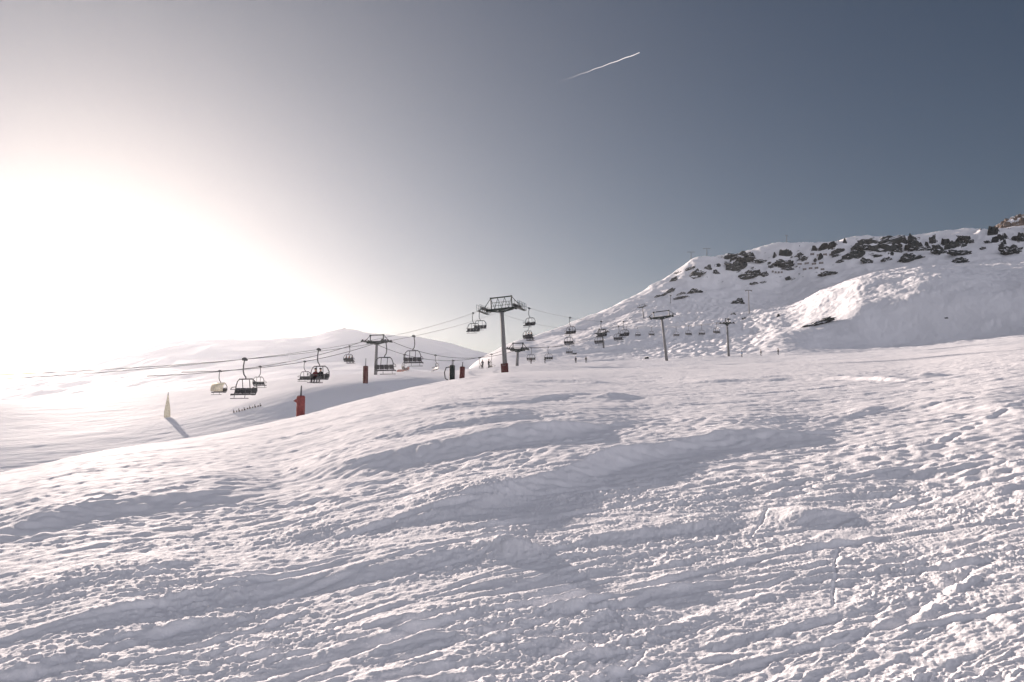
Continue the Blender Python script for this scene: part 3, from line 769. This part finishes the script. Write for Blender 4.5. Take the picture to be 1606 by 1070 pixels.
chair_on(LA, s_for(LA, 742, 0, 1.6), 'lower left chair of the pair beside the nearest pylon head', GA)
chair_on(LA, s_for(LA, 752.5, 0, 1.6), 'chair directly under the left arm of the nearest pylon', GA)
chair_on(upB, s_for(upB, 830, 0, 1), 'empty chair just right of the nearest pylon head', GA, flip=True)
cT = chair_on(upA, s_for(upA, 829, 0, 1), 'chair carrying three riders right of the nearest pylon', GA)
chair_on(upB, s_for(upB, 894, 0, 1), 'upper chair of the second pair right of the nearest pylon', GA, flip=True)
chair_on(upA, s_for(upA, 893, 0, 1), 'lower chair of the second pair right of the nearest pylon', GA)
chair_on(upB, s_for(upB, 943, 0, 1), 'upper chair of the third pair right of the nearest pylon', GA, flip=True)
chair_on(upA, s_for(upA, 940, 0, 1), 'lower chair of the third pair right of the nearest pylon', GA)
chair_on(upB, s_for(upB, 978, 0, 1), 'upper chair nearest to the tall pylon by the moguls', GA, flip=True)
chair_on(upA, s_for(upA, 970, 0, 1), 'lower chair nearest to the tall pylon by the moguls', GA)
for px, k, lab in ((635, 0, 'small chair of the lift behind, just right of the bench pylon'), (683, 1, 'small chair of the lift behind, above the dark padded post'), (711, 0, 'small chair of the lift behind, over the far ridge end'),
                   (752, 1, 'small chair of the lift behind, left of the nearest pylon column'), (771, 0, 'small chair of the lift behind, nearest to the pylon column')):
    chair_on(farB[k], s_for(farB[k], px, 0, 1), lab, GB, flip=bool(k))
for px, k, lab in ((548, 0, 'faint chair with riders left of the bench pylon'), (478, 1, 'faint empty chair left of the rider in the valley'), (408, 0, 'faint chair over the pale valley between the glare and the rider')):
    cc = chair_on(fB0[k], s_for(fB0[k], px, 0, 1), lab, GB, flip=bool(k))
    if px == 548: cF = cc
for px, k, lab in ((833, 0, 'tiny chair between the short pylon and the mountain flank'), (860, 1, 'tiny chair low against the mountain foot'), (893, 0, 'tiny chair over the shaded hollow of the flank')):
    chair_on(fB2[k], s_for(fB2[k], px, 0, 1), lab, GB, flip=bool(k))
for i, (px, k) in enumerate(((983, 0), (1000, 1), (1022, 0), (1060, 1), (1080, 0), (1100, 1), (1124, 0))):
    pp = ('leftmost', 'second from left', 'third, left of the tall pylon', 'fourth, just right of the tall pylon', 'fifth', 'sixth', 'rightmost, beside the slim pylon')[i]
    chair_on(fC[k], s_for(fC[k], px, 0, 1), f'dark chair in the row before the moguls, {pp}', GC, flip=bool(k))
for k in (0, 1):
    rope([fC[k](i / 20) for i in range(21)], .03, ('lower', 'upper')[k] + ' thin rope of the chair row before the moguls')
oy = chair_on(fB0[1], s_for(fB0[1], 345, 0, 1), 'chair with a yellow cover dissolving in the glare', GB, first=chairY, flip=True)

# ------------------------------------------------------------------ people (skinned figures)
def skin_body(name, joints, bones, mats, mat_of):
    me = bpy.data.meshes.new(name); me.from_pydata([j[0] for j in joints], bones, [])
    o = bpy.data.objects.new(name, me); col.objects.link(o)
    sk = o.modifiers.new('skin', 'SKIN'); sk.use_smooth_shade = True
    if not me.skin_vertices: me.attributes.new('skin', 'FLOAT', 'POINT') if False else None
    ly = me.skin_vertices[0].data
    for i, j in enumerate(joints): ly[i].radius = (j[1], j[1]); ly[i].use_root = (i == 0)
    su = o.modifiers.new('sub', 'SUBSURF'); su.levels = 1; su.render_levels = 1
    dg = bpy.context.evaluated_depsgraph_get(); dg.update()
    nm = bpy.data.meshes.new_from_object(o.evaluated_get(dg))
    o.modifiers.clear(); o.data = nm
    nm.materials.clear()
    for m in mats: nm.materials.append(m)
    for p in nm.polygons: p.material_index = mat_of(p.center); p.use_smooth = True
    return o
SKIN = paint('skin', (.45, .27, .20), .6)
def person_mesh(pose, ja, tr):
    if pose == 'stand':       # slight crouch on skis, arms forward
        J = [((0, 0, .95), .17), ((0, .02, 1.15), .15), ((0, .06, 1.38), .17), ((0, .08, 1.52), .07), ((0, .11, 1.66), .105), ((0, .12, 1.75), .09),
             ((-.20, .06, 1.42), .08), ((-.30, .06, 1.14), .07), ((-.28, .24, .98), .055), ((-.28, .31, .95), .055),
             ((.20, .06, 1.42), .08), ((.30, .06, 1.14), .07), ((.28, .24, .98), .055), ((.28, .31, .95), .055),
             ((-.11, .02, .86), .12), ((-.14, .13, .50), .085), ((-.14, .0, .10), .07), ((-.14, .14, .05), .06),
             ((.11, .02, .86), .12), ((.14, .13, .50), .085), ((.14, .0, .10), .07), ((.14, .14, .05), .06)]
        zc = .93
    else:                     # seated, thighs forward, lower legs hanging, boots out
        J = [((0, 0, .12), .15), ((0, -.04, .32), .15), ((0, -.06, .55), .17), ((0, -.05, .70), .07), ((0, -.02, .84), .105), ((0, -.01, .93), .09),
             ((-.19, -.05, .58), .08), ((-.27, .10, .36), .06), ((-.20, .34, .34), .045), ((-.18, .40, .36), .05),
             ((.19, -.05, .58), .08), ((.27, .10, .36), .06), ((.20, .34, .34), .045), ((.18, .40, .36), .05),
             ((-.11, .06, .12), .12), ((-.13, .46, .10), .09), ((-.13, .44, -.34), .075), ((-.13, .60, -.38), .06),
             ((.11, .06, .12), .12), ((.13, .46, .10), .09), ((.13, .44, -.34), .075), ((.13, .60, -.38), .06)]
        zc = .2
    B = [(0, 1), (1, 2), (2, 3), (3, 4), (4, 5), (2, 6), (6, 7), (7, 8), (8, 9), (2, 10), (10, 11), (11, 12), (12, 13), (0, 14), (14, 15), (15, 16), (16, 17), (0, 18), (18, 19), (19, 20), (20, 21)]
    zh = J[3][0][2] + .02
    def mo(c):
        if c.z > zh: return 2
        return 0 if c.z > zc and not (pose == 'sit' and abs(c.x) < .2 and c.y > .15) else 1
    o = skin_body('person', J, B, [ja, tr, SKIN], mo)
    o.modifiers.clear()
    hx, hy, hz = J[5][0]
    bm = bmesh.new(); bmesh.ops.create_uvsphere(bm, u_segments=14, v_segments=10, radius=.135)
    for v in bm.verts:
        v.co.z *= .95
        if v.co.z < -.03: v.co.z = -.03 + (v.co.z + .03) * .25
        v.co += Vector((hx, hy - .02, hz))
    me = bpy.data.meshes.new('helmet'); bm.to_mesh(me); bm.free(); me.materials.append(HELM)
    h = bpy.data.objects.new('helmet', me); col.objects.link(h); h.parent = o
    for sx in (-1, 1):
        fx, fy, fz = J[17 if sx < 0 else 21][0]
        b = MB(); n = 10
        for i in range(n):
            y0 = fy - .78 + i * .156
            b.box((fx, y0 + .078, fz - .075 + (.05 * max(0, (i - 7.5)) ** 2)), (.085, .156, .02))
        b.build('ski', SKI, o)
    return o
PST = {}
def person(pose, loc, rz, ja, label, group, s=1.0):
    key = (pose, ja)
    if key not in PST: o = PST[key] = person_mesh(pose, JACKETS[ja], JACKETS[0 if ja else 4])
    else: o = copy_tree(PST[key])
    o.location = loc; o.rotation_euler = (0, 0, rz); o.scale = (s, s, s)
    return tag(o, label, 'person', group)
bpy.context.view_layer.update()
def on_chair(ch, x, ja, label, group):
    M = Matrix.LocRotScale(ch.location, ch.rotation_euler, None)
    p = M @ Vector((x, .02, -2.84 - .0))
    return person('sit', p, ch.rotation_euler.z, ja, label, group)
on_chair(cR, -.25, 0, 'dark-clad rider sitting on the left chair between the red pads', 'chair riders')
on_chair(cR, .30, 3, 'maroon-clad rider sitting on the left chair between the red pads', 'chair riders')
for x, ja, w in ((-.55, 0, 'left'), (0, 1, 'middle'), (.55, 4, 'right')):
    on_chair(cT, -x, ja, f'{w} rider of the three on the chair right of the nearest pylon', 'chair riders')
for x, ja, w in ((-.6, 1, 'left'), (0, 3, 'middle'), (.6, 0, 'right')):
    on_chair(cF, -x, ja, f'{w} rider on the faint chair left of the bench pylon', 'chair riders')
# skiers on the bench: (px, py feet, range on ground, facing, jacket, label)
SK = [(757, 582, 0, 'skier in a grey jacket standing left of the nearest pylon foot', 4, 40), (766, 580, 0, 'skier in black standing close to the nearest pylon foot', 0, -60),
      (833, 575, 0, 'skier in maroon just right of the short pylon', 3, 20), (855, 574, 0, 'black-clad skier leaning on the snow bench, right of the maroon one', 0, 70),
      (903, 572, 0, 'left skier of the distant pair on the bench crest', 1, 0), (919, 571, 0, 'right skier of the distant pair on the bench crest', 0, 180),
      (1194, 563, 0, 'black-clad skier on the crest below the bare earth strip', 0, 60), (1221, 561, 0, 'skier furthest right on the crest', 0, 100), (1164, 563, 0, 'small skier in blue on the crest by the slim pylon', 2, 90)]
for px, py, r, lab, ja, rz in SK:
    r = 165 if px < 800 else 226
    p = base_at(px, r, P_mount)
    person('stand', p, R(rz), ja, lab, 'skiers on the bench', 1.0)

# ------------------------------------------------------------------ padded posts
def padded_post(pos, H, rad, stick, m, label, sign=False, hose=False, lean=0, slim=False):
    root = empty('padded_post', pos - Vector((0, 0, .15)), -math.atan2(pos.x, pos.y)); root.rotation_euler.y = lean
    b = MB()
    n = 20; prof = [(0, rad * .92), (.08, rad), (H * .30, rad * 1.03), (H * .33, rad * .96), (H * .36, rad * 1.03), (H * .64, rad * 1.02), (H * .67, rad * .95), (H * .70, rad * 1.02), (H - .10, rad), (H, rad * .82)]
    if slim: prof = [(0, rad * .8), (.12 * H, rad), (.3 * H, rad), (.5 * H, rad * .8), (.75 * H, rad * .5), (H, rad * .2)]
    b.tube([(0, 0, z) for z, _ in prof], [q for _, q in prof], n).build('pad', m, root, smooth=True)
    MB().tube([(0, 0, H - .05), (.02, 0, H + stick)], .07, 10, .045).build('pole', TUBE, root)
    s = MB()
    for z in (H * .33, H * .67): s.tube([(0, 0, z - .03), (0, 0, z + .03)], rad * 1.0, n)
    if not slim: s.build('strap', m, root)
    if sign:
        s = MB(); t = .05
        vs = [(-rad - .24, y, H - .40) for y in (-t, t)] + [(-rad + .14, y, H - .14) for y in (-t, t)] + [(-rad + .14, y, H - .62) for y in (-t, t)]
        s.add([Vector(v) - Vector((0, rad * .75, 0)) for v in vs], [(0, 2, 4), (1, 5, 3), (0, 1, 3, 2), (2, 3, 5, 4), (4, 5, 1, 0)])
        s.build('arrow_sign', RED, root)
    if hose:
        MB().tube([(-.2, 0, H * .9), (-.75, 0, H * .85), (-.95, 0, H * .55), (-.85, 0, H * .2), (-.3, 0, .05)], .07, 8).build('hose', TUBE, root, smooth=True)
    return tag(root, label, 'padded post', 'padded posts along the crest')
def post_at(px, ytop, ybot, r, **k):
    p = at(px, ybot, r); return p, (ybot - ytop) * r / F
p, H = post_at(471, 619, 656, 62); padded_post(p, H, .31, .75, RED, 'largest red padded post with an arrow board, on the foreground crest', sign=True)
p, H = post_at(573, 573, 600, 128); padded_post(p, H, .40, 1.2, MAROON, 'maroon padded post alone on the shaded bench slope')
p, H = post_at(709, 571, 597, 100); padded_post(p, H, .34, .7, BLACKP, 'blackish padded post with a hose looped at its left side', hose=True)
p, H = post_at(724, 573, 602, 92); padded_post(p, H, .30, .55, MAROON, 'maroon padded post right of the blackish one', lean=R(2))
r262 = hit(262, 655, P_mount, 90)[1]; p, H = post_at(262, 622, 656, r262); padded_post(p, H, .25 * r262 / 74, .5, YELLOW, 'pale yellow pointed cover on a post fading into the sun glare', slim=True)

# ------------------------------------------------------------------ nets, fences, lances
def net_fence(pts, h, m, label, cat='fence', npost=5, thick=.03, gaps=False):
    """pts: 3-D ground points; netting panel with posts"""
    o0 = Vector(pts[0]); root = empty('safety_net', o0)
    L = [Vector(p) - o0 for p in pts]
    b = MB(); vs = []; fs = []
    n = len(L)
    for i, p in enumerate(L):
        d = (L[min(i + 1, n - 1)] - L[max(i - 1, 0)]).normalized(); q = Vector((-d.y, d.x, 0)).normalized() * thick
        for s in (-1, 1):
            vs += [p + q * s, p + q * s + Vector((0, 0, h * random.uniform(.85, 1.0)))]
    for i in range(n - 1):
        if gaps and i % 2 == 1: continue
        a = i * 4; c = a + 4
        fs += [(a, a + 1, c + 1, c), (a + 2, c + 2, c + 3, a + 3), (a + 1, a + 3, c + 3, c + 1), (a, c, c + 2, a + 2)]
    b.add(vs, fs).build('netting', m, root)
    for i in range(0, n, max(1, n // npost)):
        MB().tube([L[i] - Vector((0, 0, .3)), L[i] + Vector((0, 0, h + .25))], .05, 6).build('post', TUBE, root)
    return tag(root, label, cat)
def ground_line(p, q, which, n, rmin):
    return [hit(p[0] + (q[0] - p[0]) * i / n, p[1] + (q[1] - p[1]) * i / n, which, rmin)[0] for i in range(n + 1)]
net_fence(ground_line((622, 586), (642, 580), P_far, 8, 400), 3.4, NETRED, 'low red safety net on the pale far slope right of the bench pylon')
net_fence(ground_line((366, 648), (412, 637), P_mount, 22, 84),   .24, WOOD, 'broken dark fence line slanting across the dim valley slope', gaps=True)
def lance(px, ytop, ybot, r, label):
    b = at(px, ybot, r); H = (ybot - ytop) * r / F
    root = empty('snow_lance', b)
    MB().tube([(0, 0, -.5), (0, 0, H * .35)], .30, 10, .26).build('stand', WHITEP, root)
    MB().tube([(0, 0, H * .3), (-.3, 0, H)], .16, 8, .10).build('pipe', WHITEP, root)
    MB().tube([(-.3, 0, H - .1), (-.36, 0, H + .3)], .22, 8).build('nozzle', WHITEP, root)
    tag(root, label, 'snow lance', 'white snow lances')
lance(686, 560, 572, 420, 'white snow-making lance on the far slope above the padded posts')
lance(622, 546, 556, 500, 'white snow-making lance on the far hillside near the bench pylon')
lance(454, 552, 564, 420, 'white snow-making lance in the pale haze left of the riders')
# avalanche barriers: short rows of dark panels in the shaded rock band
def barrier(px0, px1, py, label):
    n = 4; pts = [hit(px0 + (px1 - px0) * i / (n - 1), py, P_mount, 500) for i in range(n)]
    o0 = pts[0][0]; root = empty('avalanche_barrier', o0)
    for p, r in pts:
        s = r / F; q = p - o0
        b = MB(); w = abs(px1 - px0) / n * .72 * s; h = 2.4 * s * 1.15
        az = -math.atan2(p.x, p.y)
        for k in range(4): b.box(q + Vector((0, 0, h * (.2 + .25 * k))), (w, .15, h * .17), rot=Euler((0, 0, az)))
        for e in (-.4, .4): b.tube([q + Vector((w * e * math.cos(az), w * e * math.sin(az), -1)), q + Vector((w * e * math.cos(az), w * e * math.sin(az), h * 1.05))], .15, 6)
        b.build('panel', WOOD, root)
    tag(root, label, 'barrier', 'avalanche barrier rows')
barrier(1254, 1288, 416, 'long row of avalanche barriers in the middle of the shaded face')
barrier(1274, 1304, 402, 'upper row of avalanche barriers under the ridge')
barrier(1262, 1290, 424, 'lower row of avalanche barriers on the shaded face')
barrier(1212, 1226, 429, 'short row of avalanche barriers under the middle rock')

# ------------------------------------------------------------------ contrail, high above the haze
m, N, L, b = new_mat('contrail_ice')
tc = N.new('ShaderNodeTexCoord'); sp = N.new('ShaderNodeSeparateXYZ'); L.new(tc.outputs['Generated'], sp.inputs[0])
rp = N.new('ShaderNodeValToRGB'); rp.color_ramp.elements[0].position = 0; rp.color_ramp.elements[0].color = (0, 0, 0, 1); rp.color_ramp.elements[1].position = .75; rp.color_ramp.elements[1].color = (.45, .45, .45, 1)
L.new(sp.outputs['X'], rp.inputs['Fac'])
b.inputs['Base Color'].default_value = (.9, .9, .92, 1); b.inputs['Roughness'].default_value = 1
tr = N.new('ShaderNodeBsdfTransparent'); tl = N.new('ShaderNodeBsdfTranslucent'); tl.inputs[0].default_value = (.9, .9, .92, 1)
m1 = N.new('ShaderNodeMixShader'); m1.inputs[0].default_value = .5; L.new(b.outputs[0], m1.inputs[1]); L.new(tl.outputs[0], m1.inputs[2])
m2 = N.new('ShaderNodeMixShader'); L.new(rp.outputs['Color'], m2.inputs[0]); L.new(tr.outputs[0], m2.inputs[1]); L.new(m1.outputs[0], m2.inputs[2])
L.new(m2.outputs[0], N['Material Output'].inputs['Surface'])
q = MB(); RC = 9000
pts = [at(868 + (1003 - 868) * i / 40, 132 + (83 - 132) * i / 40 + .35 * math.sin(i * .9), RC) for i in range(41)]
q.tube(pts, [.8 + 4.4 * (i / 40) ** .7 * (1 if i < 38 else .8) for i in range(41)], 10)
o = q.build('contrail', m, smooth=True); tag(o, 'thin white aircraft contrail slanting across the blue-grey sky', 'contrail')

# ------------------------------------------------------------------ haze
hz, N, L, b = new_mat('haze_air')
N.remove(b)
pv = N.new('ShaderNodeVolumePrincipled'); pv.inputs['Color'].default_value = (.93, .955, 1.0, 1)
pv.inputs['Density'].default_value = .000042; pv.inputs["Anisotropy"].default_value = .66
L.new(pv.outputs[0], N['Material Output'].inputs['Volume'])
zlow = min(float(Zn.min()), float(Zm.min()), float(Zf.min()))
zmax = max(o_.matrix_world.translation.z for o_ in [mount]) + 330
hb = MB(); hb.box((0, 1150, (zlow - 2 + zmax) / 2), (7200, 3500, zmax - zlow + 2))
ho = hb.build('haze', hz); tag(ho, 'thin bright winter haze filling the valley', 'haze', kind='stuff')
print('haze z', zlow, zmax, 'mount max', Zm.max(), 'far max', Zf.max())

# ------------------------------------------------------------------ sky and sun
sd = Vector((math.sin(SUN_AZ) * math.cos(SUN_EL), math.cos(SUN_AZ) * math.cos(SUN_EL), math.sin(SUN_EL)))
w = bpy.data.worlds.new('World'); scn.world = w; w.use_nodes = True
N, L = w.node_tree.nodes, w.node_tree.links
bg = N['Background']
sky = N.new('ShaderNodeTexSky'); sky.sky_type = 'NISHITA'; sky.sun_disc = False
sky.sun_elevation = SUN_EL; sky.sun_rotation = SUN_AZ
sky.altitude = 2200; sky.air_density = 1.0; sky.dust_density = 1.6; sky.ozone_density = 1.0
hs = N.new('ShaderNodeHueSaturation'); hs.inputs['Saturation'].default_value = 1.1; hs.inputs['Value'].default_value = .32
L.new(sky.outputs[0], hs.inputs['Color'])
tc = N.new('ShaderNodeTexCoord'); dt = N.new('ShaderNodeVectorMath'); dt.operation = 'DOT_PRODUCT'
L.new(tc.outputs['Generated'], dt.inputs[0]); dt.inputs[1].default_value = sd
ac = N.new('ShaderNodeMath'); ac.operation = 'ARCCOSINE'; L.new(dt.outputs['Value'], ac.inputs[0])
def lobe(amp, width):
    a = N.new('ShaderNodeMath'); a.operation = 'MULTIPLY'; a.inputs[1].default_value = -1 / R(width); L.new(ac.outputs[0], a.inputs[0])
    e = N.new('ShaderNodeMath'); e.operation = 'EXPONENT'; L.new(a.outputs[0], e.inputs[0])
    k = N.new('ShaderNodeMath'); k.operation = 'MULTIPLY'; k.inputs[1].default_value = amp; L.new(e.outputs[0], k.inputs[0]); return k
def bell(amp, width):
    a = N.new('ShaderNodeMath'); a.operation = 'MULTIPLY'; a.inputs[1].default_value = 1 / R(width); L.new(ac.outputs[0], a.inputs[0])
    q = N.new('ShaderNodeMath'); q.operation = 'POWER'; q.inputs[1].default_value = 2.0; L.new(a.outputs[0], q.inputs[0])
    n = N.new('ShaderNodeMath'); n.operation = 'MULTIPLY'; n.inputs[1].default_value = -1; L.new(q.outputs[0], n.inputs[0])
    e = N.new('ShaderNodeMath'); e.operation = 'EXPONENT'; L.new(n.outputs[0], e.inputs[0])
    k = N.new('ShaderNodeMath'); k.operation = 'MULTIPLY'; k.inputs[1].default_value = amp; L.new(e.outputs[0], k.inputs[0]); return k
g1, g2 = lobe(.1, 5.0), bell(.92, 28.0)
ad = N.new('ShaderNodeMath'); L.new(g1.outputs[0], ad.inputs[0]); L.new(g2.outputs[0], ad.inputs[1])
mx = N.new('ShaderNodeVectorMath'); mx.operation = 'SCALE'; mx.inputs[0].default_value = (1.0, .855, .76); L.new(ad.outputs[0], mx.inputs['Scale'])
sm = N.new('ShaderNodeVectorMath'); sm.operation = 'ADD'; ti = N.new('ShaderNodeVectorMath'); ti.operation = 'MULTIPLY'; ti.inputs[1].default_value = (1.0, .975, 1.01); L.new(hs.outputs[0], ti.inputs[0]); L.new(ti.outputs[0], sm.inputs[0]); L.new(mx.outputs[0], sm.inputs[1])
# added fill: the unseen sky opposite the sun is brightened to lift shaded snow
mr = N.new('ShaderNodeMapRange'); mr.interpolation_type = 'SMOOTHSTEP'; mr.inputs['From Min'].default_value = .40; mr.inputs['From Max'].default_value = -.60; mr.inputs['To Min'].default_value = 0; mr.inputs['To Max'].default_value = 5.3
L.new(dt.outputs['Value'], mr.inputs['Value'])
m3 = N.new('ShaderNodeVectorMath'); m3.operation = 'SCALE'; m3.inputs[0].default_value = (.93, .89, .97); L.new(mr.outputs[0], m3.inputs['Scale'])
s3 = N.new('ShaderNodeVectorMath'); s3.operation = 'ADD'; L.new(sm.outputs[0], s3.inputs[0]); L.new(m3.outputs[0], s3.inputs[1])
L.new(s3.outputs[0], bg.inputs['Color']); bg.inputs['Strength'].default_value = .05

sl = bpy.data.lights.new('sun', 'SUN'); sl.energy = 5.0; sl.angle = R(.6); sl.color = (1.0, .845, .75)
so = bpy.data.objects.new('sun', sl); col.objects.link(so); so.rotation_euler = (-sd).to_track_quat('-Z', 'Y').to_euler(); so.location = sd * 50

# ------------------------------------------------------------------ camera and render settings
cam = bpy.data.cameras.new('camera'); cam.sensor_width = 36; cam.lens = F / 1606 * 36; cam.clip_end = 40000; cam.clip_start = .05
co = bpy.data.objects.new('camera', cam); col.objects.link(co); co.location = (0, 0, EYE); co.rotation_euler = (R(90) + PITCH, 0, 0)
scn.camera = co
scn.view_settings.view_transform = 'Standard'; scn.view_settings.look = 'None'; scn.view_settings.gamma = 1
scn.view_settings.exposure = 1.36
scn.cycles.use_denoising = True
scn.cycles.volume_step_rate = 1.0; scn.cycles.volume_bounces = 1; scn.cycles.max_bounces = 6; scn.cycles.diffuse_bounces = 3
scn.cycles.transparent_max_bounces = 12
print('main pylon px', px_of(P1a), px_of(P1b), 'B', px_of(LB(1)))
